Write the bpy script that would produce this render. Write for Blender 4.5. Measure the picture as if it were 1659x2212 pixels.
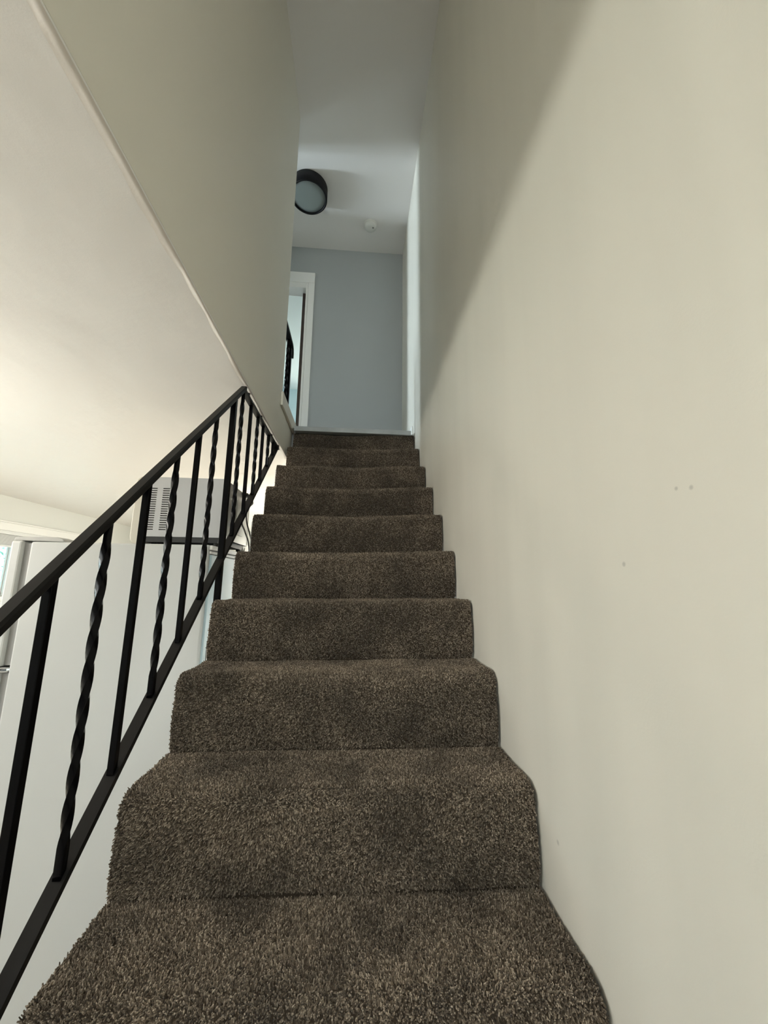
import bpy, bmesh, math, random
from mathutils import Vector, Matrix, noise
for o in list(bpy.data.objects): bpy.data.objects.remove(o)
random.seed(7)
SC = bpy.context.scene
COL = SC.collection
PI = math.pi

# ---------------------------------------------------------------- camera
F_PX, PITCH, ROLL, YAW = 830.34, 0.1828, 0.0122, 0.0737
cam_data = bpy.data.cameras.new('camera')
cam_data.sensor_fit = 'HORIZONTAL'; cam_data.sensor_width = 36.0
cam_data.lens = F_PX * 36.0 / 1659.0
cam_data.clip_start = 0.02; cam_data.clip_end = 200
cam = bpy.data.objects.new('camera', cam_data); COL.objects.link(cam)
fw = Vector((math.sin(YAW)*math.cos(PITCH), math.cos(YAW)*math.cos(PITCH), math.sin(PITCH)))
rt0 = Vector((math.cos(YAW), -math.sin(YAW), 0)); up0 = rt0.cross(fw)
rt = rt0*math.cos(ROLL) + up0*math.sin(ROLL); up = up0*math.cos(ROLL) - rt0*math.sin(ROLL)
M = Matrix((rt, up, -fw)).transposed().to_4x4(); M.translation = Vector((-0.4127, -0.6932, 0.629))
cam.matrix_world = M
SC.camera = cam

# ---------------------------------------------------------------- world, light, exposure
SC.view_settings.view_transform = 'Standard'; SC.view_settings.look = 'None'
SC.view_settings.gamma = 1.0; SC.view_settings.use_curve_mapping = False
SC.view_settings.exposure = -0.25
SKY = 23.0
W = bpy.data.worlds.new('daylight'); SC.world = W; W.use_nodes = True
nt = W.node_tree; nt.nodes.clear()
tc = nt.nodes.new('ShaderNodeTexCoord'); sx = nt.nodes.new('ShaderNodeSeparateXYZ')
rmp = nt.nodes.new('ShaderNodeValToRGB'); bg = nt.nodes.new('ShaderNodeBackground'); wo = nt.nodes.new('ShaderNodeOutputWorld')
mr = nt.nodes.new('ShaderNodeMapRange'); mr.inputs['From Min'].default_value = -1
nt.links.new(tc.outputs['Generated'], sx.inputs[0]); nt.links.new(sx.outputs['Z'], mr.inputs['Value'])
nt.links.new(mr.outputs[0], rmp.inputs[0]); nt.links.new(rmp.outputs[0], bg.inputs[0]); nt.links.new(bg.outputs[0], wo.inputs[0])
cr = rmp.color_ramp
cr.elements[0].position = 0.40; cr.elements[0].color = (0.50, 0.47, 0.43, 1)     # bright paving and garden
cr.elements[1].position = 0.56; cr.elements[1].color = (0.92, 0.95, 1.0, 1)      # hazy overcast sky
e = cr.elements.new(0.50); e.color = (0.77, 0.75, 0.74, 1)
bg.inputs['Strength'].default_value = SKY

def portal(name, loc, rot, sx_, sy_):
    l = bpy.data.lights.new(name, 'AREA'); l.shape = 'RECTANGLE'; l.size = sx_; l.size_y = sy_
    l.cycles.is_portal = True
    o = bpy.data.objects.new(name, l); COL.objects.link(o); o.location = loc; o.rotation_euler = rot
    return o

# window openings (centre y / x, spans) are shared with the walls further down
WZ0, WZ1 = 0.40, 0.94
LEFT_WINDOWS = [(-2.2, -0.2), (0.3, 2.1), (2.6, 4.8)]                     # y spans in the left kitchen wall x = -4
for a, b in LEFT_WINDOWS:
    portal('window_portal', (-4.06, (a+b)/2, (WZ0+WZ1)/2), (0, -PI/2, 0), WZ1-WZ0, b-a)
portal('window_portal', (-0.9, 6.06, 0.5), (-PI/2, 0, 0), 1.4, 1.6)
portal('window_portal', (-0.43, -3.06, 2.825), (PI/2, 0, 0), 0.74, 1.25)  # portal of the added stairwell fill window
UPW = (1.85, 2.25, 2.0, 3.9)                                 # upstairs window y0,y1,z0,z1 in plane x=-4.4
_l = bpy.data.lights.new('upstairs_window_daylight', 'AREA'); _l.shape = 'RECTANGLE'; _l.size = UPW[3]-UPW[2]; _l.size_y = UPW[1]-UPW[0]
_l.energy = 420.0; _l.color = (0.76, 0.87, 1.0)
_o = bpy.data.objects.new('upstairs_window_daylight', _l); COL.objects.link(_o); _o.location = (-4.66, (UPW[0]+UPW[1])/2, (UPW[2]+UPW[3])/2); _o.rotation_euler = (0, -PI/2, 0)
portal('window_portal', (-0.925, 5.76, 2.9), (-PI/2, 0, 0), 0.75, 1.2)

# ---------------------------------------------------------------- materials
def mat(name, base, rough=0.6, metal=0.0, spec=0.5, bump=None, var=None, coat=0.0):
    """base rgb linear; bump=(scale, strength, distance); var=(scale, amount) subtle colour variation"""
    m = bpy.data.materials.new(name); m.use_nodes = True
    n = m.node_tree; b = n.nodes['Principled BSDF']
    b.inputs['Base Color'].default_value = (*base, 1); b.inputs['Roughness'].default_value = rough
    b.inputs['Metallic'].default_value = metal; b.inputs['Specular IOR Level'].default_value = spec
    b.inputs['Coat Weight'].default_value = coat
    t = n.nodes.new('ShaderNodeTexCoord')
    if bump:
        z = n.nodes.new('ShaderNodeTexNoise'); z.inputs['Scale'].default_value = bump[0]; z.inputs['Detail'].default_value = 4
        u = n.nodes.new('ShaderNodeBump'); u.inputs['Strength'].default_value = bump[1]; u.inputs['Distance'].default_value = bump[2]
        n.links.new(t.outputs['Object'], z.inputs['Vector']); n.links.new(z.outputs['Fac'], u.inputs['Height']); n.links.new(u.outputs[0], b.inputs['Normal'])
    if var:
        z = n.nodes.new('ShaderNodeTexNoise'); z.inputs['Scale'].default_value = var[0]; z.inputs['Detail'].default_value = 3
        x = n.nodes.new('ShaderNodeMix'); x.data_type = 'RGBA'
        x.inputs['A'].default_value = (*[c*(1-var[1]) for c in base], 1); x.inputs['B'].default_value = (*[min(1, c*(1+var[1])) for c in base], 1)
        n.links.new(t.outputs['Object'], z.inputs['Vector']); n.links.new(z.outputs['Fac'], x.inputs['Factor']); n.links.new(x.outputs['Result'], b.inputs['Base Color'])
    return m

def scuffed_wall(name, base, marks):
    """eggshell paint with soft roller streaks and a few small scuffs"""
    m = mat(name, base, 0.42, spec=0.35, bump=(260, 0.10, 0.002))
    n = m.node_tree; b = n.nodes['Principled BSDF']
    t = n.nodes.new('ShaderNodeTexCoord'); mp = n.nodes.new('ShaderNodeMapping'); mp.inputs['Scale'].default_value = (1, 5.0, 0.5)
    z = n.nodes.new('ShaderNodeTexNoise'); z.inputs['Scale'].default_value = 1.3; z.inputs['Detail'].default_value = 3
    x = n.nodes.new('ShaderNodeMix'); x.data_type = 'RGBA'
    x.inputs['A'].default_value = (*[c*0.94 for c in base], 1); x.inputs['B'].default_value = (*[c*1.05 for c in base], 1)
    n.links.new(t.outputs['Object'], mp.inputs[0]); n.links.new(mp.outputs[0], z.inputs['Vector']); n.links.new(z.outputs['Fac'], x.inputs['Factor'])
    last = x.outputs['Result']
    for p, r in marks:
        d = n.nodes.new('ShaderNodeVectorMath'); d.operation = 'DISTANCE'; d.inputs[1].default_value = p
        n.links.new(t.outputs['Object'], d.inputs[0])
        k = n.nodes.new('ShaderNodeMapRange'); k.inputs['From Min'].default_value = r; k.inputs['From Max'].default_value = r*0.4
        n.links.new(d.outputs['Value'], k.inputs['Value'])
        y = n.nodes.new('ShaderNodeMix'); y.data_type = 'RGBA'; y.inputs['B'].default_value = (*[c*0.74 for c in base], 1)
        n.links.new(k.outputs[0], y.inputs['Factor']); n.links.new(last, y.inputs['A']); last = y.outputs['Result']
    n.links.new(last, b.inputs['Base Color'])
    # gentle waviness of hand finished plaster
    z2 = n.nodes.new('ShaderNodeTexNoise'); z2.inputs['Scale'].default_value = 2.2; z2.inputs['Detail'].default_value = 1
    u2 = n.nodes.new('ShaderNodeBump'); u2.inputs['Strength'].default_value = 0.10; u2.inputs['Distance'].default_value = 0.03
    n.links.new(mp.outputs[0], z2.inputs['Vector']); n.links.new(z2.outputs['Fac'], u2.inputs['Height'])
    old = b.inputs['Normal'].links[0].from_node; n.links.new(u2.outputs[0], old.inputs['Normal'])
    return m

def semi_gloss_ceiling(name, base):
    m = mat(name, base, 0.48, spec=0.3)
    n = m.node_tree; b = n.nodes['Principled BSDF']; t = n.nodes.new('ShaderNodeTexCoord'); prev = None
    for sc, st, di in ((2.6, 0.35, 0.05), (18, 0.16, 0.012), (300, 0.12, 0.002)):
        z = n.nodes.new('ShaderNodeTexNoise'); z.inputs['Scale'].default_value = sc; z.inputs['Detail'].default_value = 2
        u = n.nodes.new('ShaderNodeBump'); u.inputs['Strength'].default_value = st; u.inputs['Distance'].default_value = di
        n.links.new(t.outputs['Object'], z.inputs['Vector']); n.links.new(z.outputs['Fac'], u.inputs['Height'])
        if prev: n.links.new(prev, u.inputs['Normal'])
        prev = u.outputs[0]
    n.links.new(prev, b.inputs['Normal'])
    return m

CREAM = (0.80, 0.765, 0.675)
M_WALL_R = scuffed_wall('cream_eggshell_paint', CREAM, [((0, -0.239, 0.754), 0.0035), ((0, -0.261, 0.75), 0.004), ((0, -0.127, 0.662), 0.005), ((0, 0.14, 0.131), 0.006)])
M_WALL = mat('cream_wall_paint', CREAM, 0.5, spec=0.35, bump=(260, 0.10, 0.002), var=(1.2, 0.04))
M_KWALL = mat('pale_kitchen_paint', (0.74, 0.75, 0.72), 0.55, spec=0.3, bump=(200, 0.08, 0.002))
M_KCEIL = semi_gloss_ceiling('semi_gloss_ceiling_paint', (0.87, 0.845, 0.81))
M_CEIL = mat('flat_ceiling_paint', (0.83, 0.80, 0.77), 0.75, spec=0.2, bump=(180, 0.12, 0.002))
M_GREY = mat('blue_grey_wall_paint', (0.42, 0.445, 0.455), 0.6, spec=0.3, bump=(220, 0.10, 0.002), var=(1.5, 0.03))
M_TRIM = mat('white_gloss_trim', (0.88, 0.88, 0.86), 0.35, spec=0.45, bump=(60, 0.05, 0.001))
M_ROOM = mat('pale_blue_room_paint', (0.80, 0.86, 0.85), 0.6, spec=0.3)
M_ROOM2 = mat('cool_blue_lower_paint', (0.66, 0.80, 0.86), 0.6, spec=0.3)
M_FLOOR = mat('kitchen_vinyl', (0.55, 0.50, 0.44), 0.4, var=(3, 0.1))
M_LAND = mat('grey_landing_boards', (0.36, 0.37, 0.37), 0.45, var=(6, 0.12), bump=(30, 0.1, 0.002))
M_STRIP = mat('worn_grey_painted_nosing', (0.40, 0.42, 0.42), 0.4, var=(9, 0.35))
M_PLASTER = mat('rough_filler_plaster', (0.78, 0.73, 0.67), 0.6, spec=0.3, bump=(38, 0.35, 0.006))
M_BLACK = mat('black_enamelled_iron', (0.0012, 0.0012, 0.002), 0.25, spec=0.13, bump=(90, 0.08, 0.001))
M_RAIL = mat('black_iron_worn_satin', (0.006, 0.0055, 0.005), 0.45, spec=0.24, bump=(60, 0.12, 0.001))
M_FRIDGE = mat('white_textured_enamel', (0.64, 0.655, 0.645), 0.38, spec=0.45, bump=(700, 0.12, 0.0008))
M_GASKET = mat('grey_door_gasket', (0.34, 0.34, 0.33), 0.6)
M_CHROME = mat('polished_chrome', (0.85, 0.85, 0.86), 0.12, metal=1.0)
M_STEEL = mat('galvanised_back_sheet', (0.52, 0.51, 0.48), 0.32, metal=0.9, bump=(25, 0.08, 0.002))
M_MICRO = mat('white_microwave_enamel', (0.58, 0.59, 0.60), 0.35, spec=0.45)
M_BEZEL = mat('cream_microwave_plastic', (0.70, 0.67, 0.58), 0.4)
M_DARK = mat('dark_grey_plastic', (0.028, 0.030, 0.030), 0.5)
M_INNER = mat('dark_housing', (0.05, 0.045, 0.04), 0.7)
M_CORD = mat('grey_vinyl_cord', (0.20, 0.20, 0.19), 0.5)
M_LAMP = mat('matt_black_lamp_metal', (0.002, 0.002, 0.003), 0.5, spec=0.25)
M_DIFF = mat('unlit_opal_diffuser', (0.20, 0.225, 0.215), 0.35, spec=0.4)
M_DETECT = mat('white_detector_plastic', (0.78, 0.77, 0.72), 0.4)
M_WOOD = mat('dark_stained_door_edge', (0.055, 0.035, 0.028), 0.5, var=(14, 0.3))
M_UNDER = mat('stair_carcass_timber', (0.55, 0.47, 0.38), 0.6, var=(8, 0.1))
M_BLIND = mat('white_vinyl_blind', (0.80, 0.81, 0.80), 0.4)
M_LEAF = mat('garden_leaf', (0.20, 0.44, 0.38), 0.5, var=(4, 0.3))
M_BARK = mat('grey_bark', (0.12, 0.10, 0.08), 0.8)
M_SCREEN = mat('pale_blue_screen', (0.50, 0.76, 0.82), 0.6, var=(4, 0.15))  # cyan tone for the added walls viewed through the far left window
M_GLASS = bpy.data.materials.new('window_glass'); M_GLASS.use_nodes = True
_n = M_GLASS.node_tree; _n.nodes.clear()
_o = _n.nodes.new('ShaderNodeOutputMaterial'); _mx = _n.nodes.new('ShaderNodeMixShader'); _t = _n.nodes.new('ShaderNodeBsdfTransparent'); _g = _n.nodes.new('ShaderNodeBsdfGlossy')
_t.inputs[0].default_value = (0.95, 0.98, 0.97, 1); _g.inputs['Roughness'].default_value = 0.03; _mx.inputs[0].default_value = 0.05
_n.links.new(_t.outputs[0], _mx.inputs[1]); _n.links.new(_g.outputs[0], _mx.inputs[2]); _n.links.new(_mx.outputs[0], _o.inputs[0])

def carpet_material(name, cols, per_tuft):
    m = bpy.data.materials.new(name); m.use_nodes = True
    n = m.node_tree; b = n.nodes['Principled BSDF']; b.inputs['Roughness'].default_value = 0.9
    b.inputs['Specular IOR Level'].default_value = 0.15
    b.inputs['Sheen Weight'].default_value = 0.15 if per_tuft else 0.0
    ramp = n.nodes.new('ShaderNodeValToRGB'); r = ramp.color_ramp
    r.elements[0].position = 0.0; r.elements[0].color = (*cols[0], 1); r.elements[1].position = 1.0; r.elements[1].color = (*cols[-1], 1)
    for i, c in enumerate(cols[1:-1]):
        el = r.elements.new((i+1)/(len(cols)-1)); el.color = (*c, 1)
    if per_tuft:
        s = n.nodes.new('ShaderNodeObjectInfo'); n.links.new(s.outputs['Random'], ramp.inputs[0])
    else:
        t = n.nodes.new('ShaderNodeTexCoord'); s = n.nodes.new('ShaderNodeTexNoise'); s.inputs['Scale'].default_value = 300
        n.links.new(t.outputs['Object'], s.inputs['Vector']); n.links.new(s.outputs['Fac'], ramp.inputs[0])
    if per_tuft:     # trodden-in soil: broad uneven patches over the flight
        z = n.nodes.new('ShaderNodeTexNoise'); z.inputs['Scale'].default_value = 6.5; z.inputs['Detail'].default_value = 3; z.inputs['Roughness'].default_value = 0.6
        r2 = n.nodes.new('ShaderNodeMapRange'); r2.inputs['From Min'].default_value = 0.36; r2.inputs['From Max'].default_value = 0.62; r2.inputs['To Min'].default_value = 0.62; r2.inputs['To Max'].default_value = 1.16
        sc_ = n.nodes.new('ShaderNodeVectorMath'); sc_.operation = 'SCALE'
        n.links.new(s.outputs['Location'], z.inputs['Vector']); n.links.new(z.outputs['Fac'], r2.inputs['Value'])
        n.links.new(ramp.outputs[0], sc_.inputs[0]); n.links.new(r2.outputs[0], sc_.inputs['Scale']); n.links.new(sc_.outputs[0], b.inputs['Base Color'])
    else:
        n.links.new(ramp.outputs[0], b.inputs['Base Color'])
    return m
TUFT = [(0.060, 0.043, 0.028), (0.126, 0.095, 0.066), (0.188, 0.146, 0.105), (0.265, 0.212, 0.158), (0.54, 0.45, 0.35)]
M_PILE = carpet_material('taupe_twist_pile', TUFT, True)
M_BACK = carpet_material('carpet_backing', [(0.05, 0.037, 0.026), (0.10, 0.077, 0.056)], False)

# ---------------------------------------------------------------- helpers
def link(name, bm, m, parent=None, smooth=False, bevel=0.0, seg=2):
    me = bpy.data.meshes.new(name); bmesh.ops.recalc_face_normals(bm, faces=bm.faces[:]); bm.to_mesh(me); bm.free()
    for mm in (m if isinstance(m, (list, tuple)) else [m]): me.materials.append(mm)
    o = bpy.data.objects.new(name, me); COL.objects.link(o)
    if smooth:
        for p in me.polygons: p.use_smooth = True
    if bevel:
        md = o.modifiers.new('bevel', 'BEVEL'); md.width = bevel; md.segments = seg; md.limit_method = 'ANGLE'; md.angle_limit = 0.6
    if parent is not None: o.parent = parent
    return o

def box(bm, x0, x1, y0, y1, z0, z1):
    v = [bm.verts.new((x, y, z)) for x in (x0, x1) for y in (y0, y1) for z in (z0, z1)]
    for f in ((0, 1, 3, 2), (4, 6, 7, 5), (0, 4, 5, 1), (2, 3, 7, 6), (0, 2, 6, 4), (1, 5, 7, 3)): bm.faces.new([v[i] for i in f])
    return bm

def B(*args):
    return box(bmesh.new(), *args)

def boxes(*lst):
    bm = bmesh.new()
    for a in lst: box(bm, *a)
    return bm

def prism(pts, axis, a, b):
    """extrude a 2-D polygon along an axis: 'x' takes (y,z), 'y' takes (x,z), 'z' takes (x,y)"""
    bm = bmesh.new()
    def P(p, t): return {'x': (t, p[0], p[1]), 'y': (p[0], t, p[1]), 'z': (p[0], p[1], t)}[axis]
    A = [bm.verts.new(P(p, a)) for p in pts]; C = [bm.verts.new(P(p, b)) for p in pts]
    n = len(pts); bm.faces.new(A[::-1]); bm.faces.new(C)
    for i in range(n): bm.faces.new((A[i], A[(i+1) % n], C[(i+1) % n], C[i]))
    return bm

def lathe(prof, seg=48, close=True):
    """prof = list of (r,z); spun about z"""
    bm = bmesh.new(); rings = []
    for r, z in prof:
        if r < 1e-6: rings.append([bm.verts.new((0, 0, z))])
        else: rings.append([bm.verts.new((r*math.cos(2*PI*i/seg), r*math.sin(2*PI*i/seg), z)) for i in range(seg)])
    for A, C in zip(rings, rings[1:]):
        for i in range(seg):
            j = (i+1) % seg
            if len(A) == 1 and len(C) == 1: continue
            if len(A) == 1: bm.faces.new((A[0], C[i], C[j]))
            elif len(C) == 1: bm.faces.new((A[i], A[j], C[0]))
            else: bm.faces.new((A[i], A[j], C[j], C[i]))
    return bm

def tube(bm, pts, r, seg=8):
    prev = None; pts = [Vector(p) for p in pts]
    for i, p in enumerate(pts):
        d = (pts[min(i+1, len(pts)-1)] - pts[max(i-1, 0)]).normalized()
        a = d.cross(Vector((0.3, 0.2, 1))).normalized(); b = d.cross(a)
        ring = [bm.verts.new(p + a*r*math.cos(2*PI*k/seg) + b*r*math.sin(2*PI*k/seg)) for k in range(seg)]
        if prev:
            for k in range(seg): bm.faces.new((prev[k], prev[(k+1) % seg], ring[(k+1) % seg], ring[k]))
        else: bm.faces.new(ring[::-1])
        prev = ring
    bm.faces.new(prev)
    return bm

def spline(pts, n=10):
    P = [Vector(p) for p in pts]; P = [P[0]*2-P[1]] + P + [P[-1]*2-P[-2]]; out = []
    for i in range(1, len(P)-2):
        for k in range(n):
            t = k/n
            out.append(0.5*((2*P[i]) + (P[i+1]-P[i-1])*t + (2*P[i-1]-5*P[i]+4*P[i+1]-P[i+2])*t*t + (3*P[i]-P[i-1]-3*P[i+1]+P[i+2])*t**3))
    out.append(P[-2]); return out

def thing(name, label, cat, loc=(0, 0, 0), group=None):
    o = bpy.data.objects.new(name, None); COL.objects.link(o); o.location = loc; o.empty_display_size = 0.1
    o['label'] = label; o['category'] = cat
    if group: o['group'] = group
    return o

def part(name, bm, m, parent, label=None, **k):
    """world-space geometry moved into its parent's local space"""
    off = Vector((0, 0, 0)); q = parent
    while q is not None: off += q.location; q = q.parent
    bmesh.ops.translate(bm, verts=bm.verts[:], vec=-off)
    o = link(name, bm, m, parent, **k)
    if label: o['label'] = label
    return o

def struct(name, bm, m, label=None, **k):
    o = link(name, bm, m, **k); o['kind'] = 'structure'
    if label: o['label'] = label
    return o

# ---------------------------------------------------------------- dimensions
WX = -0.895                       # plane of the left stair wall
ZC = 1.465                        # kitchen ceiling
ZF = -0.95                        # kitchen floor
ZL = 1.712                        # landing floor
ZT = 3.98                         # upper ceiling
YB = 2.72                         # landing back wall
YE = 1.60                         # end of the left stair wall
D, R = 0.2163, 0.19               # going and rise
SKY_Y, SKZ = -0.0366, 0.0135      # the flight is slightly out of square with the wall
NLOW = -4

# ---------------------------------------------------------------- setting: walls, floors, ceilings
struct('wall_right', B(0, 0.12, -3.0, 6.2, ZF, ZT), M_WALL_R)
struct('wall_left', boxes((WX-0.115, WX, -3.0, YE, ZC+0.0062, ZT), (WX-0.115, WX, YE, 2.02, ZC+0.0062, ZL+0.075)), M_WALL)
struct('ceiling', boxes((-4.0, WX-0.0004, -3.0, 2.84, ZC, ZC+0.006), (-4.0, 0, 2.84, 6.12, ZC, ZC+0.006)), M_KCEIL, 'low kitchen ceiling left of the stairs')
struct('ceiling', B(-4.6, 0, -3.0, 2.83, ZT, ZT+0.1), M_CEIL, 'upper ceiling over stairs and landing')
struct('ceiling', B(-1.9, 0, 2.83, 5.82, ZT, ZT+0.1), M_ROOM, 'bedroom ceiling beyond the upper door')
struct('floor', B(-4.0, 0, -3.0, 6.2, ZF-0.1, ZF), M_FLOOR, 'kitchen floor')
struct('floor', boxes((WX-0.115, 0, 2.02, 2.84, ZC+0.0062, ZL), (-4.6, WX-0.115, -3.0, 2.84, ZC+0.0062, ZL), (-1.9, 0, 2.84, 5.82, ZC+0.0062, ZL)), M_LAND, 'upper landing floor')


def wall_with_holes_x(name, x0, x1, y0, y1, z0, z1, holes, m, label=None):
    """wall slab normal to x with rectangular openings (ya,yb,za,zb)"""
    bm = bmesh.new(); cur = y0
    for ya, yb, za, zb in sorted(holes):
        if ya > cur: box(bm, x0, x1, cur, ya, z0, z1)
        if za > z0: box(bm, x0, x1, ya, yb, z0, za)
        if zb < z1: box(bm, x0, x1, ya, yb, zb, z1)
        cur = yb
    if cur < y1: box(bm, x0, x1, cur, y1, z0, z1)
    return struct(name, bm, m, label)

def wall_with_holes_y(name, y0, y1, x0, x1, z0, z1, holes, m, label=None):
    bm = bmesh.new(); cur = x0
    for xa, xb, za, zb in sorted(holes):
        if xa > cur: box(bm, cur, xa, y0, y1, z0, z1)
        if za > z0: box(bm, xa, xb, y0, y1, z0, za)
        if zb < z1: box(bm, xa, xb, y0, y1, zb, z1)
        cur = xb
    if cur < x1: box(bm, cur, x1, y0, y1, z0, z1)
    return struct(name, bm, m, label)

FILL_WIN = (-0.80, -0.06, 2.2, 3.45)  # unseen window added high behind the camera to fill the stairwell
wall_with_holes_y('wall_front', -3.12, -3.0, -4.12, 0.12, ZF, ZT, [FILL_WIN], M_KWALL)
wall_with_holes_x('wall_kitchen_left', -4.12, -4.0, -3.0, 6.2, ZF, ZC, [(a, b, WZ0, WZ1 if a < 2.4 else 1.12) for a, b in LEFT_WINDOWS], M_KWALL)
struct('wall_shade_end', B(-7.2, -4.12, 2.2, 2.29, ZF-0.4, ZC+0.3), M_SCREEN, 'added end wall shading the far left window')  # enclosure added outside the far left window to dim what it shows
struct('wall_shade_back', B(-7.3, -7.2, 2.3, 10.5, ZF-0.4, ZC+0.7), M_SCREEN, 'added pale blue wall giving the far left window its dim cyan view')
struct('floor', B(-7.2, -4.12, 2.3, 10.5, ZF-0.4, ZF-0.3), M_FLOOR, 'added paving of the enclosure outside the far left window')
struct('ceiling', B(-7.2, -4.12, 2.3, 10.5, ZC+0.2, ZC+0.3), M_CEIL, 'added roof dimming the daylight outside the far left window')
wall_with_holes_y('wall_kitchen_back', 6.0, 6.12, -4.0, 0, ZF, ZC, [(-1.6, -0.2, -0.3, 1.3)], M_KWALL)

# upstairs: back wall with the bedroom doorway, hall and bedroom shell
DX0, DX1, DZ = -1.68, -0.942, 3.56
wall_with_holes_y('wall_back', YB, YB+0.11, -4.6, 0, ZL, ZT, [(DX0, DX1, ZL, DZ)], M_GREY)
struct('wall_hall', B(-4.6, WX-0.115, YE-0.115, YE, ZL, ZT), M_WALL)
wall_with_holes_x('wall_hall_end', -4.6, -4.4, YE, YB, ZL, ZT, [(UPW[0], UPW[1], UPW[2], UPW[3])], M_WALL)
wall_with_holes_x('wall_light_slit', -1.85, -1.75, YE, YB, ZL, ZT, [(1.86, 2.22, ZL, ZT)], M_WALL)  # unseen partition added; its slit trims the light strip on the landing wall
wall_with_holes_y('wall_bedroom_far', 5.7, 5.82, -1.9, -0.4, ZL, ZT, [(-1.3, -0.55, 2.3, 3.5)], M_ROOM2)
struct('wall_bedroom_left', boxes((-1.9, -1.8, YB+0.11, 5.7, ZL, ZT)), M_ROOM)
struct('wall_bedroom_right', boxes((-0.5, -0.4, YB+0.11, 5.7, ZL, ZT)), M_ROOM)

# ---------------------------------------------------------------- windows
def window_x(n, x, ya, yb, za, zb, label, depth=0.12, mull=True, face=1):
    """window in a wall normal to x; the room is on the +x side"""
    r = bpy.data.objects.new('window_%d' % n, None); COL.objects.link(r); r['kind'] = 'structure'; r.location = (x, (ya+yb)/2, za)
    f = 0.045; xo0, xo1 = x-depth+0.005, x-0.055
    def fr(a, b, c, d, w, x0, x1):
        return boxes((x0, x1, a, b, c, c+w), (x0, x1, a, b, d-w, d), (x0, x1, a, a+w, c+w, d-w), (x0, x1, b-w, b, c+w, d-w))
    part('window_frame', fr(ya, yb, za, zb, f, xo0, xo1), M_TRIM, r, bevel=0.004)
    cs = boxes((x+0.0005, x+0.018, ya-0.07, yb+0.07, zb-0.005, zb+0.075), (x+0.0005, x+0.018, ya-0.07, ya, za-0.02, zb-0.005), (x+0.0005, x+0.018, yb, yb+0.07, za-0.02, zb-0.005), (x+0.0005, x+0.03, ya-0.08, yb+0.08, zb+0.075, zb+0.09))
    part('window_casing', cs, M_TRIM, r, bevel=0.003)
    part('window_sill', B(x-0.01, x+0.05, ya-0.08, yb+0.08, za-0.045, za-0.02), M_TRIM, r, bevel=0.006)
    ym = (ya+yb)/2
    for a, b, k in ((ya+f, ym+0.012, 0), (ym-0.012, yb-f, 1)):
        s = part('window_sash', fr(a, b, za+f, zb-f, 0.03, xo0+0.012+0.022*k, xo0+0.030+0.022*k), M_BLIND, r, bevel=0.003)
        part('window_pane', B(xo0+0.020+0.022*k, xo0+0.024+0.022*k, a+0.028, b-0.028, za+f+0.028, zb-f-0.028), M_GLASS, s)
    return r

def window_y(n, y, xa, xb, za, zb, depth=0.12):
    r = bpy.data.objects.new('window_%d' % n, None); COL.objects.link(r); r['kind'] = 'structure'; r.location = ((xa+xb)/2, y, za)
    f = 0.045; y0, y1 = y+0.02, y+depth-0.03
    part('window_frame', boxes((xa, xb, y0, y1, za, za+f), (xa, xb, y0, y1, zb-f, zb), (xa, xa+f, y0, y1, za+f, zb-f), (xb-f, xb, y0, y1, za+f, zb-f)), M_TRIM, r, bevel=0.004)
    part('window_pane', B(xa+f-0.003, xb-f+0.003, y0+0.03, y0+0.034, za+f-0.003, zb-f+0.003), M_GLASS, r)
    part('window_sill', B(xa-0.05, xb+0.05, y-0.05, y+0.015, za-0.03, za), M_TRIM, r, bevel=0.005)
    return r

def blind(x, ya, yb, ztop, label):
    """raised venetian blind: headrail, stack of slats, bottom rail, cords"""
    t = thing('venetian_blind', label, 'blind', (x+0.024, (ya+yb)/2, ztop))
    part('headrail', B(x+0.002, x+0.046, ya, yb, ztop-0.040, ztop), M_BLIND, t, bevel=0.004)
    zz = ztop-0.044
    sl = None
    for k in range(20):
        z = zz - 0.0052*k
        bm = B(x+0.006, x+0.044, ya+0.01, yb-0.01, z-0.0032, z)
        if sl is None: sl = part('slat', bm, M_BLIND, t)
        else:
            bm.free(); c = sl.copy(); c.location = (0, 0, -0.0052*k); COL.objects.link(c)
    zb = zz - 0.0052*20
    part('bottom_rail', B(x+0.004, x+0.046, ya+0.008, yb-0.008, zb-0.020, zb-0.001), M_BLIND, t, bevel=0.004)
    cd = bmesh.new(); tube(cd, [(x+0.05, ya+0.1, ztop-0.03), (x+0.052, ya+0.1, zb-0.25)], 0.0018, 6)
    part('lift_cord', cd, M_BLIND, t)
    return t

for i, (a, b) in enumerate(LEFT_WINDOWS): window_x(i+1, -4.0, a, b, WZ0, WZ1 if a < 2.4 else 1.12, '')
window_y(4, 6.0, -1.6, -0.2, -0.3, 1.3)
window_x(5, -4.4, UPW[0], UPW[1], UPW[2], UPW[3], '', depth=0.2)
window_y(6, 5.7, -1.3, -0.55, 2.3, 3.5)
window_y(7, -3.12, FILL_WIN[0], FILL_WIN[1], FILL_WIN[2], FILL_WIN[3])  # the added fill window
blind(-4.05, 2.605, 4.795, 1.118, 'white raised blind above the far left kitchen window, beside the fridge top')

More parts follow.
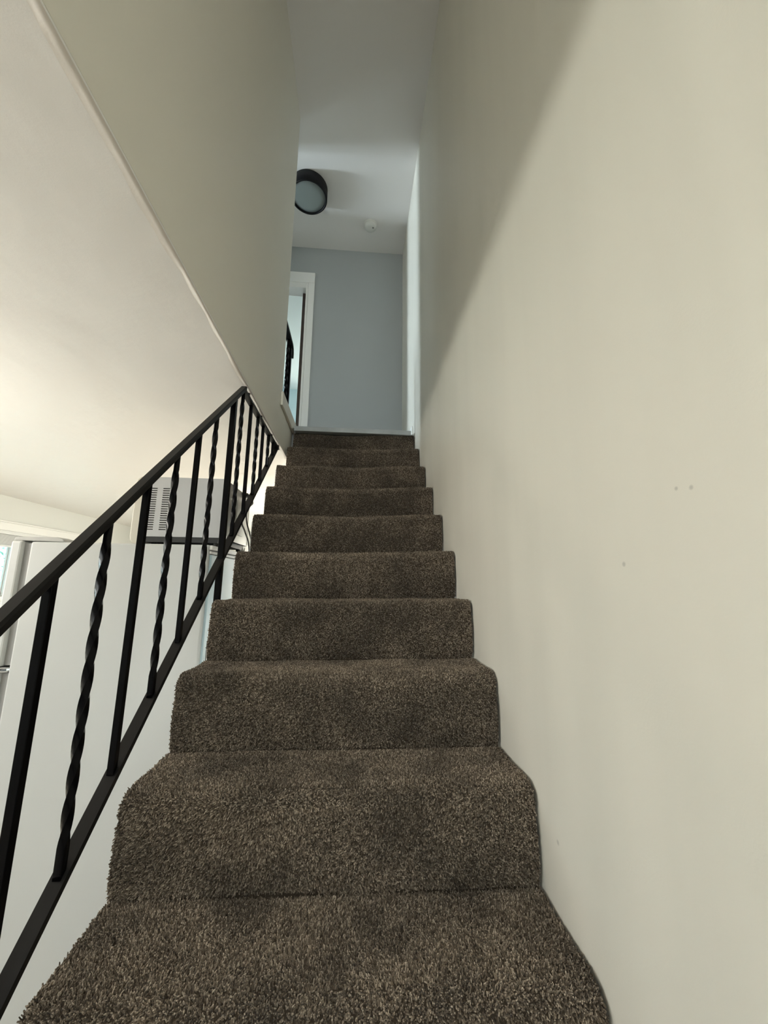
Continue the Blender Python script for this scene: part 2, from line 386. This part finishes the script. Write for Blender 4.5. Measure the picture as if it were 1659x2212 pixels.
# ---------------------------------------------------------------- trims, landing edge, bedroom door
struct('trim_1', B(WX+0.0005, WX+0.016, YE-0.045, 2.10, ZL-0.012, ZL+0.078), M_WALL, bevel=0.003)   # board along the landing edge
struct('trim_2', prism([(1.935, ZL-0.022), (1.935, ZL+0.008), (1.945, ZL+0.016), (2.16, ZL+0.016), (2.16, ZL), (2.0205, ZL), (2.0205, ZL-0.022)], 'x', WX+0.028, -0.028), M_STRIP)    # worn nosing on the landing
struct('baseboard_right', B(-0.014, -0.0005, 2.02, YB-0.001, ZL+0.0165, ZL+0.085), M_TRIM, bevel=0.004)
# door casing on the back wall: head and two sides, with a stop moulding inside
struct('trim_3', boxes((DX1, DX1+0.06, YB-0.017, YB-0.0005, ZL+0.0005, DZ), (DX0-0.06, DX0, YB-0.017, YB-0.0005, ZL+0.0005, DZ), (DX0-0.06, DX1+0.06, YB-0.019, YB-0.0005, DZ, DZ+0.115)), M_TRIM, 'white door casing', bevel=0.003)
struct('trim_4', boxes((DX1-0.022, DX1-0.0005, YB-0.017, YB+0.11, ZL+0.0005, DZ-0.0005), (DX0+0.0005, DX0+0.022, YB-0.017, YB+0.11, ZL+0.0005, DZ-0.0005), (DX0+0.022, DX1-0.022, YB-0.017, YB+0.11, DZ-0.06, DZ-0.0005)), M_TRIM, 'white door jamb and stop', bevel=0.003)
dr = bpy.data.objects.new('door_1', None); COL.objects.link(dr); dr.location = (DX1-0.028, YB+0.06, ZL); dr['kind'] = 'structure'
part('door_leaf', B(DX1-0.062, DX1-0.026, YB+0.055, YB+0.75, ZL+0.012, DZ-0.065), M_WOOD, dr, bevel=0.002)
part('hinge', boxes((DX1-0.027, DX1-0.0225, YB+0.05, YB+0.06, ZL+0.2, ZL+0.29), (DX1-0.027, DX1-0.0225, YB+0.05, YB+0.06, DZ-0.35, DZ-0.26)), M_STEEL, dr)
part('door_knob', lathe([(0, 0), (0.012, 0), (0.012, 0.03), (0.026, 0.04), (0.028, 0.055), (0.018, 0.066), (0, 0.068)], 20), M_STEEL, dr, smooth=True)
kn = [c for c in dr.children if c.name.startswith('door_knob')][0]; kn.rotation_euler = (0, -PI/2, 0); kn.location = (-0.034, 0.63, 0.95)
for v in kn.data.vertices: v.co += dr.location
# filler plaster ridge along the ceiling edge of the kitchen
bm = bmesh.new(); prevr = None; N = 90
for i in range(N+1):
    y = -1.2 + (YE+0.3+1.2)*i/N
    w = 0.020 + 0.012*noise.noise(Vector((y*3.1, 1.3, 0))) + 0.008*noise.noise(Vector((y*11, 4.3, 0)))
    h = 0.0012 + 0.0010*noise.noise(Vector((y*6.0, 7.7, 0)))
    ring = [bm.verts.new((WX-0.0005, y, ZC-0.0002)), bm.verts.new((WX-0.001, y, ZC-h*1.1)), bm.verts.new((WX-0.012, y, ZC-h)), bm.verts.new((WX-w*0.6, y, ZC-h*0.55)), bm.verts.new((WX-w, y, ZC-0.0002))]
    if prevr:
        for k in range(4): bm.faces.new((prevr[k], prevr[k+1], ring[k+1], ring[k]))
    prevr = ring
struct('trim_5', bm, M_PLASTER, 'rough plaster filler along the ceiling edge', smooth=True)

# ---------------------------------------------------------------- staircase with fitted carpet
def tuft_group(density, seed):
    g = bpy.data.node_groups.new('pile_tufts', 'GeometryNodeTree')
    g.interface.new_socket('Geometry', in_out='INPUT', socket_type='NodeSocketGeometry'); g.interface.new_socket('Geometry', in_out='OUTPUT', socket_type='NodeSocketGeometry')
    N = g.nodes.new; L = g.links.new
    gi, go = N('NodeGroupInput'), N('NodeGroupOutput')
    ds = N('GeometryNodeDistributePointsOnFaces'); ds.inputs['Density'].default_value = density; ds.inputs['Seed'].default_value = seed
    cone = N('GeometryNodeMeshCone'); cone.inputs['Vertices'].default_value = 5; cone.inputs['Side Segments'].default_value = 1
    cone.fill_type = 'TRIANGLE_FAN'
    cone.inputs['Radius Top'].default_value = 0.0008; cone.inputs['Radius Bottom'].default_value = 0.0014; cone.inputs['Depth'].default_value = 0.0054
    sm = N('GeometryNodeSetMaterial'); sm.inputs['Material'].default_value = M_PILE
    ip = N('GeometryNodeInstanceOnPoints')
    rr = N('FunctionNodeRandomValue'); rr.data_type = 'FLOAT_VECTOR'; rr.inputs['Min'].default_value = (-0.55, -0.55, 0); rr.inputs['Max'].default_value = (0.55, 0.55, 6.28)
    rs = N('FunctionNodeRandomValue'); rs.data_type = 'FLOAT_VECTOR'; rs.inputs['Min'].default_value = (0.8, 0.8, 0.7); rs.inputs['Max'].default_value = (1.3, 1.3, 1.25)
    ro = N('FunctionNodeRotateEuler'); ro.space = 'LOCAL'
    # brushed patches: noise leans whole areas of pile one way
    po = N('GeometryNodeInputPosition'); nz = N('ShaderNodeTexNoise'); nz.inputs['Scale'].default_value = 7.0; nz.inputs['Detail'].default_value = 2
    sub = N('ShaderNodeVectorMath'); sub.operation = 'SUBTRACT'; sub.inputs[1].default_value = (0.5, 0.5, 0.5)
    mul = N('ShaderNodeVectorMath'); mul.operation = 'MULTIPLY'; mul.inputs[1].default_value = (2.4, 2.4, 0)
    ro2 = N('FunctionNodeRotateEuler'); ro2.space = 'LOCAL'
    L(po.outputs[0], nz.inputs['Vector']); L(nz.outputs['Color'], sub.inputs[0]); L(sub.outputs[0], mul.inputs[0])
    L(gi.outputs[0], ds.inputs['Mesh']); L(cone.outputs['Mesh'], sm.inputs[0]); L(ds.outputs['Points'], ip.inputs['Points']); L(sm.outputs[0], ip.inputs['Instance'])
    L(ds.outputs['Rotation'], ro2.inputs[0]); L(mul.outputs[0], ro2.inputs[1]); L(ro2.outputs[0], ro.inputs[0]); L(rr.outputs['Value'], ro.inputs[1])
    L(ro.outputs[0], ip.inputs['Rotation']); L(rs.outputs['Value'], ip.inputs['Scale'])
    L(ip.outputs[0], go.inputs[0])
    return g

def step_profile(k):
    """(y,z,wear) points along the carpet surface of step k, riser foot to tread back"""
    y0, z0, z1 = k*D, (k-1)*R, k*R
    rn = 0.030
    pts = []
    for i in range(9):
        t = i/8; pts.append((y0+0.004-0.004*math.sin(t*PI)+(0.006 if i == 0 else 0)+0.0045*math.exp(-((t-0.86)/0.12)**2), z0+0.002+(R-rn-0.002)*t, 0.25*t))
    for i in range(1, 8):
        a = PI/2*i/8; pts.append((y0+0.004+rn*1.15*(1-math.cos(a)), z1-rn+rn*math.sin(a), 1.0))
    ys = y0+0.004+rn*1.15
    for i in range(10):
        t = i/9; pts.append((ys+(D+0.002-rn*1.15)*t, z1-0.0025*math.sin(t*PI)-(0.005 if i == 9 else 0), 0.6*(1-t)))
    return pts

def carpet_point(x, y, z, wear, k):
    mid = math.exp(-((x+0.44)/0.26)**2)
    s = wear*(0.013*mid + 0.007*noise.noise(Vector((x*4.2, k*3.7, 0.5))))
    b = 0.003*noise.noise(Vector((x*6, y*6+k, z*6)))
    return (x, y + SKY_Y*x + b + 0.3*s, z + SKZ*x - s + b)

stair = thing('staircase', 'straight flight of stairs carpeted in brown twist pile beside the cream wall', 'staircase', (-0.45, NLOW*D, ZF))
NX = 26
for k in range(NLOW, 10):
    xl = WX+0.002 if k < 8 else WX+0.018
    xr = -0.006
    prof = step_profile(k)
    if k == 9: prof = prof[:16] + [(9*D+0.085, 9*R-0.012, 0.0)]
    if k == 9: prof = [(y, min(z, 9*R-0.012), w) for y, z, w in prof]
    def grid(bm):
        g = []
        for (y, z, w) in prof: g.append([bm.verts.new(carpet_point(xl+(xr-xl)*i/NX, y, z, w, k)) for i in range(NX+1)])
        for a, b in zip(g, g[1:]):
            for i in range(NX): bm.faces.new((a[i], a[i+1], b[i+1], b[i]))
        return g
    bm = bmesh.new(); g = grid(bm)
    # close the solid: sides, underside following the slope of the flight
    y0, zb = prof[0][0], prof[0][1]; y1 = prof[-1][0]
    def under(x, y): return bm.verts.new((x, y+SKY_Y*x, max(ZF+0.001, (y*R/D) - R - 0.05) + SKZ*x*0))
    bl = [under(xl+(xr-xl)*i/NX, y0) for i in range(NX+1)]; br = [under(xl+(xr-xl)*i/NX, y1) for i in range(NX+1)]
    for i in range(NX):
        bm.faces.new((bl[i+1], bl[i], br[i], br[i+1])); bm.faces.new((bl[i], bl[i+1], g[0][i+1], g[0][i])); bm.faces.new((br[i+1], br[i], g[-1][i], g[-1][i+1]))
    bm.faces.new([bl[0]] + [r[0] for r in g] + [br[0]]); bm.faces.new([br[-1]] + [r[-1] for r in g][::-1] + [bl[-1]])
    st = part('step', bm, M_BACK, stair)
    if k >= -1:
        bm = bmesh.new(); grid(bm)
        # the turned edge on the open side carries pile too
        dens = 185000 if k <= 2 else (150000 if k <= 4 else 110000)
        pl = part('carpet_pile', bm, M_PILE, st); pl['kind'] = 'stuff'
        md = pl.modifiers.new('pile', 'NODES'); md.node_group = tuft_group(dens, 11+k)

zig = [(-4*D-0.002, ZF+0.001)]
for k in range(NLOW, 9):
    zig += [(k*D+0.045, k*R-0.045), ((k+1)*D+0.045, k*R-0.045)]
zig = zig[:1] + [(NLOW*D+0.045, ZF+0.001)] + [p for p in zig[1:-1] if p[1] < 1.44] + [(8*D+0.02, 7*R-0.045), (8*D+0.02, 7*R-0.30), (NLOW*D+0.5, ZF+0.001)]
part('stringer', prism(zig[1:], 'x', WX-0.0035, WX+0.0015), M_TRIM, stair, 'white stair side board')

# ---------------------------------------------------------------- iron railing of the flight
RX = -0.912
SL = 0.893
def z_low(y): return 0.2155 + (y-0.235)*SL            # centre line of the bottom rail
def z_hand(y): return 0.567 + (y+0.09)*0.8995         # centre line of the handrail
YTOP = 0.905                                          # handrail meets the ceiling here
rail = thing('stair_railing', 'black wrought iron stair railing with twisted and plain balusters climbing to the ceiling', 'railing', (RX, -0.7, z_low(-0.7)-0.2))
def sloped_bar(y0, y1, fz, w, h, c=0.0):
    """bar along the slope with vertical cut ends; w across x, h measured vertically"""
    s = math.hypot(1, SL)
    h2 = h*s/2
    pts = [(-w/2, -h2+c*s), (-w/2+c, -h2), (w/2-c, -h2), (w/2, -h2+c*s), (w/2, h2-c*s), (w/2-c, h2), (-w/2+c, h2), (-w/2, h2-c*s)] if c else [(-w/2, -h2), (w/2, -h2), (w/2, h2), (-w/2, h2)]
    bm = bmesh.new(); A = [bm.verts.new((RX+p[0], y0, fz(y0)+p[1])) for p in pts]; C = [bm.verts.new((RX+p[0], y1, fz(y1)+p[1])) for p in pts]
    n = len(pts); bm.faces.new(A[::-1]); bm.faces.new(C)
    for i in range(n): bm.faces.new((A[i], A[(i+1) % n], C[(i+1) % n], C[i]))
    return bm
part('handrail', sloped_bar(-0.72, YTOP-0.012, z_hand, 0.028, 0.018, 0.004), M_RAIL, rail)
part('bottom_rail', sloped_bar(-0.72, 1.625, z_low, 0.026, 0.013), M_RAIL, rail)
part('top_rail', B(RX-0.0125, RX+0.0125, YTOP-0.02, 1.635, ZC-0.030, ZC-0.020), M_RAIL, rail)
# short lugs that hold the top rail to the ceiling
for y in (0.96, 1.2, 1.45):
    part('ceiling_lug', B(RX-0.006, RX+0.006, y-0.006, y+0.006, ZC-0.021, ZC-0.0004), M_RAIL, rail)

def twisted(y, z0, z1, s=0.0138, turn=0.23, straight=0.05):
    """square bar with rounded arrises, straight at both ends, twisted between"""
    bm = bmesh.new(); n = max(14, int((z1-z0)/0.010)); prev = None
    L = z1-z0; h = s/2; c = s*0.05
    sec = [(h, h-c), (h-c*0.35, h-c*0.35), (h-c, h), (-h+c, h), (-h+c*0.35, h-c*0.35), (-h, h-c), (-h, -h+c), (-h+c*0.35, -h+c*0.35), (-h+c, -h), (h-c, -h), (h-c*0.35, -h+c*0.35), (h, -h+c)]
    for i in range(n+1):
        z = z0+L*i/n; t = min(max(z-z0-straight, 0), L-2*straight)
        a = 2*PI*t/turn; ca, sa = math.cos(a), math.sin(a)
        ring = [bm.verts.new((RX+p*ca-q*sa, y+p*sa+q*ca, z)) for p, q in sec]
        if prev:
            for k in range(12): bm.faces.new((prev[k], prev[(k+1) % 12], ring[(k+1) % 12], ring[k]))
        else: bm.faces.new(ring[::-1])
        prev = ring
    bm.faces.new(prev)
    return bm

BAL = [(-0.645, 'post'), (-0.515, 'twist'), (-0.39, 'plain'), (-0.262, 'twist'), (-0.135, 'plain'),
       (-0.008, 'plain'), (0.120, 'twist'), (0.243, 'plain'), (0.373, 'twist'), (0.498, 'plain'), (0.626, 'twist'),
       (0.790, 'post'), (0.892, 'twist'), (1.022, 'plain'), (1.148, 'twist'), (1.262, 'plain'), (1.390, 'twist'), (1.507, 'plain')]
for y, kind in BAL:
    zb = z_low(y)+0.004
    zt = z_hand(y)-0.004 if y < YTOP-0.03 else ZC-0.026
    if kind == 'twist': part('twisted_baluster', twisted(y, zb, zt), M_BLACK, rail, smooth=True)
    elif kind == 'plain': part('baluster', B(RX-0.0071, RX+0.0071, y-0.0071, y+0.0071, zb, zt), M_BLACK, rail, bevel=0.0012)
    else:
        zfoot = math.floor(y/D+0.02)*R if y > 0.3 else z_low(y)-0.28
        zfoot = max(zfoot, ZF)
        part('post', B(RX-0.0103, RX+0.0103, y-0.0103, y+0.0103, z_low(y)-0.30, zt), M_BLACK, rail, bevel=0.0015)
# little weld flats that tie the posts into the stair side
for y in (-0.645, 0.790):
    part('mounting_plate', B(RX-0.012, RX+0.0125, y-0.03, y+0.03, z_low(y)-0.36, z_low(y)-0.29), M_BLACK, rail)

# ---------------------------------------------------------------- iron railing on the landing
lr = thing('landing_railing', 'black iron railing on the upper landing edge, half hidden by the wall end', 'railing', (RX-0.03, 1.8, ZL+0.075))
LX = RX-0.022
zh = 2.375
path = [(LX, YE+0.001, zh), (LX, 1.86, zh), (LX, 1.955, zh-0.003), (LX, 1.985, zh-0.018), (LX, 1.995, zh-0.05), (LX, 1.99, zh-0.085)]
bm = bmesh.new(); prev = None
for i, p in enumerate(path):
    d = (Vector(path[min(i+1, len(path)-1)])-Vector(path[max(i-1, 0)])).normalized(); nrm = Vector((1, 0, 0)).cross(d)
    ring = [bm.verts.new(Vector(p)+Vector((a, 0, 0))+nrm*b) for a, b in ((-0.02, -0.012), (0.02, -0.012), (0.02, 0.012), (-0.02, 0.012))]
    if prev:
        for k in range(4): bm.faces.new((prev[k], prev[(k+1) % 4], ring[(k+1) % 4], ring[k]))
    else: bm.faces.new(ring[::-1])
    prev = ring
bm.faces.new(prev)
part('handrail', bm, M_RAIL, lr, bevel=0.003)
ZCURB = ZL+0.0751
part('post', B(LX-0.0125, LX+0.0125, 1.935, 1.965, ZCURB, zh-0.006), M_BLACK, lr, 'square end post', bevel=0.0015)
RXs = RX; RX = LX
for y, kind in ((1.650, 'plain'), (1.735, 'plain'), (1.875, 'twist')):
    if kind == 'twist': part('twisted_baluster', twisted(y, ZCURB, zh-0.008, 0.018), M_BLACK, lr, smooth=True)
    else: part('baluster', B(LX-0.007, LX+0.007, y-0.007, y+0.007, ZCURB, zh-0.008), M_BLACK, lr)
RX = RXs

# ---------------------------------------------------------------- fridge
FX0, FX1, FY0, FY1, FZ = -1.672, -0.985, 0.90, 1.60, 0.772
fr = thing('refrigerator', 'tall white refrigerator standing beside the stairs, side panel facing the camera', 'refrigerator', ((FX0+FX1)/2, (FY0+FY1)/2, ZF))
part('cabinet', B(FX0, FX1-0.012, FY0, FY1, ZF+0.03, FZ), M_FRIDGE, fr, bevel=0.008, seg=3)
part('back_panel', B(FX1-0.0125, FX1-0.003, FY0+0.012, FY1-0.012, ZF+0.05, FZ-0.040), mat('daylight_tinted_back_sheet', (0.62, 0.79, 0.87), 0.3), fr, 'white back sheet with cool daylight tinted into its colour', bevel=0.002)  # cool daylight on the white sheet is put into its blue base colour
part('top_cap', boxes((FX1-0.0125, FX1, FY0+0.004, FY1-0.004, FZ-0.020, FZ-0.002), (FX1-0.0125, FX1-0.004, FY0+0.006, FY1-0.006, FZ-0.036, FZ-0.0245)), M_TRIM, fr, 'white ridged cap along the back edge', bevel=0.002)
for y in (FY0+0.05, FY1-0.05):
    for x in (FX0+0.05, FX1-0.07): part('foot', B(x-0.02, x+0.02, y-0.02, y+0.02, ZF+0.0005, ZF+0.031), M_DARK, fr)
part('gasket', boxes((FX0-0.028, FX0-0.0005, FY0+0.012, FY1-0.012, ZF+0.12, 0.285), (FX0-0.028, FX0-0.0005, FY0+0.012, FY1-0.012, 0.313, FZ-0.006)), M_GASKET, fr)
for za, zb, nm in ((0.308, FZ+0.004, 'freezer_door'), (ZF+0.10, 0.290, 'fridge_door')):
    d_ = part(nm, B(FX0-0.072, FX0-0.028, FY0-0.002, FY1+0.002, za, zb), M_FRIDGE, fr, bevel=0.010, seg=3)
    zc_ = za+0.06 if nm == 'freezer_door' else zb-0.06
    part('handle', boxes((FX0-0.112, FX0-0.095, FY1-0.09, FY1-0.06, min(zc_, zc_+(0.30 if nm == 'freezer_door' else -0.5)), max(zc_, zc_+(0.30 if nm == 'freezer_door' else -0.5))), (FX0-0.097, FX0-0.071, FY1-0.09, FY1-0.06, zc_-0.015, zc_+0.015)), M_FRIDGE, d_, bevel=0.004)
part('hinge_cover', prism([(FX0-0.068, FZ+0.0045), (FX0+0.105, FZ+0.0005), (FX0+0.118, FZ+0.0005), (FX0+0.112, FZ+0.012), (FX0+0.09, FZ+0.019), (FX0-0.06, FZ+0.019), (FX0-0.068, FZ+0.014)], 'y', FY0+0.006, FY0+0.07), mat('hinge_cover_grey', (0.50, 0.50, 0.48), 0.45), fr, bevel=0.003)
part('middle_hinge', boxes((FX0-0.07, FX0-0.001, FY0-0.003, FY0+0.06, 0.2905, 0.2955), (FX0-0.07, FX0-0.001, FY0-0.003, FY0+0.06, 0.3025, 0.3075), (FX0-0.075, FX0-0.045, FY0-0.004, FY0+0.05, 0.2955, 0.3025)), M_CHROME, fr, bevel=0.001)
cd = bmesh.new(); tube(cd, spline([(FX1-0.004, FY0+0.42, 0.35), (FX1+0.02, FY0+0.46, 0.36), (FX1+0.028, FY0+0.52, 0.2), (FX1+0.02, FY0+0.55, -0.1), (FX1+0.005, FY0+0.6, -0.3)]), 0.004, 8)
part('power_cord', cd, M_CORD, fr, smooth=True)

# ---------------------------------------------------------------- microwave on the fridge
MX0, MX1, MY0, MY1, MZ0, MZ1 = -1.294, -0.978, 0.965, 1.36, 0.796, 1.064
mw = thing('microwave', 'white microwave oven with side vents sitting on top of the refrigerator', 'microwave', ((MX0+MX1)/2, (MY0+MY1)/2, FZ))
# side sheet towards the stairs, with two columns of real slots cut through it
xs = [MX0+0.001, -1.2795, -1.2565, -1.2335, -1.2055, MX1]
slots = 19; zt, zb = 1.0135, 0.838; pit = (zt-zb)/(slots-1); hh = 0.0021
zs = [MZ0+0.012]
for i in range(slots):
    c = zb+pit*i; zs += [c-hh, c+hh]
zs.append(MZ1-0.001)
bm = bmesh.new(); V = {}
def vv(x, z):
    if (x, z) not in V: V[(x, z)] = bm.verts.new((x, MY0, z))
    return V[(x, z)]
for i in range(len(xs)-1):
    for j in range(len(zs)-1):
        if i in (1, 3) and j % 2 == 1: continue
        bm.faces.new((vv(xs[i], zs[j]), vv(xs[i+1], zs[j]), vv(xs[i+1], zs[j+1]), vv(xs[i], zs[j+1])))
r_ = bmesh.ops.extrude_face_region(bm, geom=bm.faces[:])
bmesh.ops.translate(bm, verts=[g_ for g_ in r_['geom'] if isinstance(g_, bmesh.types.BMVert)], vec=(0, 0.0015, 0))
part('vented_side_panel', bm, M_MICRO, mw, 'white side sheet with two columns of vent slots')
part('inner_housing', B(MX0+0.004, MX1-0.006, MY0+0.006, MY1-0.006, MZ0+0.014, MZ1-0.006), M_INNER, mw)
part('cover', boxes((MX0+0.001, MX1, MY0+0.0015, MY1, MZ1-0.0025, MZ1), (MX0+0.001, MX1, MY1-0.0015, MY1, MZ0+0.012, MZ1-0.0025)), M_MICRO, mw)
part('back_sheet', boxes((MX1-0.004, MX1-0.001, MY0+0.002, MY1-0.002, MZ0+0.013, MZ1-0.003), (MX1-0.0012, MX1+0.004, MY0+0.06, MY0+0.10, MZ0+0.03, MZ1-0.05), (MX1-0.0012, MX1+0.010, MY0+0.16, MY0+0.28, MZ0+0.05, MZ1-0.06)), M_STEEL, mw, 'shiny metal back with raised ducts')
part('base_plate', B(MX0+0.001, MX1-0.012, MY0+0.004, MY1-0.04, MZ0-0.010, MZ0+0.0115), M_DARK, mw)
bz = prism([(MX0-0.050, MZ0+0.012), (MX0-0.047, MZ0-0.004), (MX0-0.039, MZ0-0.015), (MX0-0.026, MZ0-0.0215), (MX0+0.001, MZ0-0.0215), (MX0+0.001, MZ1+0.002), (MX0-0.022, MZ1+0.002), (MX0-0.036, MZ1-0.003), (MX0-0.046, MZ1-0.013), (MX0-0.050, MZ1-0.028)], 'y', MY0-0.003, MY1+0.003)
part('front_bezel', bz, M_BEZEL, mw, 'cream rounded door front', bevel=0.004)
part('door_glass', B(MX0-0.0515, MX0-0.0495, MY0+0.02, MY1-0.12, MZ0+0.03, MZ1-0.04), M_DARK, mw)
for x in (MX0+0.03, MX1-0.03):
    for y in (MY0+0.04, MY1-0.04):
        b_ = lathe([(0, MZ0-0.0075), (0.012, MZ0-0.0075), (0.010, FZ+0.0004), (0, FZ+0.0004)], 14); bmesh.ops.translate(b_, verts=b_.verts[:], vec=(x, y, 0))
        part('foot', b_, M_DARK, mw)
pl = part('strain_relief', boxes((MX1-0.001, MX1+0.018, 1.245, 1.285, MZ1-0.014, MZ1+0.004)), M_DARK, mw, bevel=0.003)
cd = bmesh.new(); tube(cd, spline([(MX1+0.014, 1.265, MZ1-0.004), (MX1+0.026, 1.272, MZ1-0.006), (-0.944, 1.29, 1.025), (-0.94, 1.235, 1.0), (-0.941, 1.18, 0.963), (-0.941, 1.20, 0.91), (-0.941, 1.262, 0.865), (-0.942, 1.33, 0.80), (-0.95, 1.40, 0.62), (-0.952, 1.48, 0.40), (-0.955, 1.56, 0.2)]), 0.0036, 8)
tube(cd, spline([(MX1+0.014, 1.25, MZ1-0.006), (-0.95, 1.262, 1.03), (-0.944, 1.225, 0.985), (-0.943, 1.125, 0.905), (-0.943, 1.19, 0.862), (-0.944, 1.28, 0.80), (-0.95, 1.36, 0.62), (-0.953, 1.43, 0.40), (-0.957, 1.5, 0.2)]), 0.0036, 8)
part('power_cord', cd, M_CORD, mw, 'grey power cord', smooth=True)

# ---------------------------------------------------------------- ceiling lamp and smoke detector on the landing
LC = (-0.886, 2.105)
lamp = thing('ceiling_lamp', 'round black flush ceiling lamp with unlit grey diffuser above the landing', 'lamp', (LC[0], LC[1], ZT))
def placed(prof, cx, cy, seg=56):
    b_ = lathe(prof, seg); bmesh.ops.translate(b_, verts=b_.verts[:], vec=(cx, cy, 0)); return b_
part('drum', placed([(0.150, ZT-0.0004), (0.156, ZT-0.006), (0.156, ZT-0.106), (0.153, ZT-0.110), (0.144, ZT-0.110), (0.142, ZT-0.106), (0.142, ZT-0.012), (0, ZT-0.012)], *LC), M_LAMP, lamp, smooth=True)
part('diffuser', placed([(0.1415, ZT-0.092), (0.138, ZT-0.100), (0.10, ZT-0.1045), (0, ZT-0.106)], *LC), M_DIFF, lamp, smooth=True)
DC = (-0.345, 2.41)
det = thing('smoke_detector', 'small round white smoke detector on the landing ceiling right of the black lamp', 'smoke detector', (DC[0], DC[1], ZT))
part('base', placed([(0.062, ZT-0.0004), (0.062, ZT-0.009), (0.056, ZT-0.012), (0, ZT-0.012)], DC[0], DC[1], 36), M_DETECT, det, smooth=True)
part('cover', placed([(0.055, ZT-0.0125), (0.054, ZT-0.032), (0.051, ZT-0.036), (0.02, ZT-0.037), (0, ZT-0.037)], DC[0], DC[1], 36), M_DETECT, det, smooth=True)
part('sensor_slot', placed([(0.009, ZT-0.0365), (0.008, ZT-0.0392), (0, ZT-0.0395)], DC[0]+0.024, DC[1]-0.004, 12), mat('grey_sensor_slot', (0.22, 0.22, 0.2), 0.5), det)

# ---------------------------------------------------------------- garden shrub outside the left window
sh = thing('garden_shrub', 'leafy green shrub outside the far left kitchen window', 'shrub', (-6.0, 6.2, ZF-0.3))
bm = bmesh.new()
for i in range(7):
    a = i*0.9; tube(bm, [(-6.0, 6.2, ZF-0.3), (-6.0+0.25*math.cos(a), 6.2+0.35*math.sin(a), 0.0), (-6.0+0.5*math.cos(a), 6.2+0.8*math.sin(a), 0.9)], 0.02, 5)
part('stem', bm, M_BARK, sh)
bm = bmesh.new()
for i in range(1500):
    p = Vector((max(-1.0, min(1.0, random.gauss(0, 0.4))), max(-2, min(2, random.gauss(0, 0.8))), random.uniform(-0.9, 1.3))) + Vector((-6.0, 6.2, 0.1))
    q = Matrix.Rotation(random.uniform(0, 6.28), 3, 'Z') @ Matrix.Rotation(random.uniform(-1, 1), 3, 'X'); l = random.uniform(0.03, 0.06)
    bm.faces.new([bm.verts.new(p + q @ Vector(c)) for c in ((-l*0.45, 0, 0), (0, -l, 0), (l*0.45, 0, 0.01), (0, l, 0))])
fo = part('foliage', bm, M_LEAF, sh); fo['kind'] = 'stuff'

# ---------------------------------------------------------------- unseen globe lamp added left of the frame to cast the wall's shadow edge
PL = (-2.62, 0.38, 1.0)
pd = thing('added_pendant', 'added unseen globe lamp left of the frame, casting the shadow edge on the right wall', 'lamp', (PL[0], PL[1], ZC))
M_GLOBE = bpy.data.materials.new('lit_opal_globe'); M_GLOBE.use_nodes = True
_b = M_GLOBE.node_tree.nodes['Principled BSDF']; _b.inputs['Base Color'].default_value = (0.9, 0.88, 0.82, 1)
_b.inputs['Emission Color'].default_value = (1.0, 0.925, 0.82, 1); _b.inputs['Emission Strength'].default_value = 64.0
gl = [(0.13*math.sin(PI*i/20), PL[2]-0.13*math.cos(PI*i/20)) for i in range(21)]; gl[0] = (0, gl[0][1]); gl[-1] = (0, gl[-1][1])
part('globe', placed(gl, PL[0], PL[1], 32), M_GLOBE, pd, smooth=True)
part('cap', placed([(0.0, PL[2]+0.165), (0.03, PL[2]+0.16), (0.045, PL[2]+0.128), (0, PL[2]+0.127)], PL[0], PL[1], 24), M_LAMP, pd)
part('stem', placed([(0.006, PL[2]+0.16), (0.006, ZC-0.02), (0.05, ZC-0.018), (0.05, ZC-0.0004), (0, ZC-0.0004)], PL[0], PL[1], 20), M_LAMP, pd)

# ---------------------------------------------------------------- unseen warm globe added behind the stairs to brighten the kitchen ceiling
NL = (-0.95, 3.5, 0.92)
nl = thing('added_globe', 'added warm globe lamp hidden behind the upper steps, brightening the kitchen ceiling', 'lamp', (NL[0], NL[1], ZC))
M_GLOBE2 = M_GLOBE.copy(); M_GLOBE2.name = 'lit_warm_globe'
_b = M_GLOBE2.node_tree.nodes['Principled BSDF']; _b.inputs['Emission Color'].default_value = (1.0, 0.88, 0.70, 1); _b.inputs['Emission Strength'].default_value = 110.0
gl = [(0.11*math.sin(PI*i/20), NL[2]-0.11*math.cos(PI*i/20)) for i in range(21)]; gl[0] = (0, gl[0][1]); gl[-1] = (0, gl[-1][1])
part('globe', placed(gl, NL[0], NL[1], 32), M_GLOBE2, nl, smooth=True)
part('fitting', placed([(0.0, NL[2]+0.107), (0.05, NL[2]+0.108), (0.05, NL[2]+0.13), (0.006, NL[2]+0.14), (0.006, ZC-0.02), (0.05, ZC-0.015), (0.05, ZC-0.0004), (0, ZC-0.0004)], NL[0], NL[1], 24), M_LAMP, nl)

# ---------------------------------------------------------------- white ribbed plastic tray on the fridge top behind the microwave
tr = thing('plastic_tray', 'white ribbed plastic tray lying on the refrigerator top behind the microwave', 'tray', (-1.02, 1.49, FZ))
part('floor_sheet', B(-1.30, -0.992, 1.385, 1.590, FZ+0.0006, FZ+0.006), M_BLIND, tr)
for k in range(3):
    part('rib', B(-0.992-0.010*k-0.004, -0.992-0.010*k, 1.385, 1.590, FZ+0.0062, FZ+0.030+0.012*k), M_BLIND, tr, bevel=0.001)
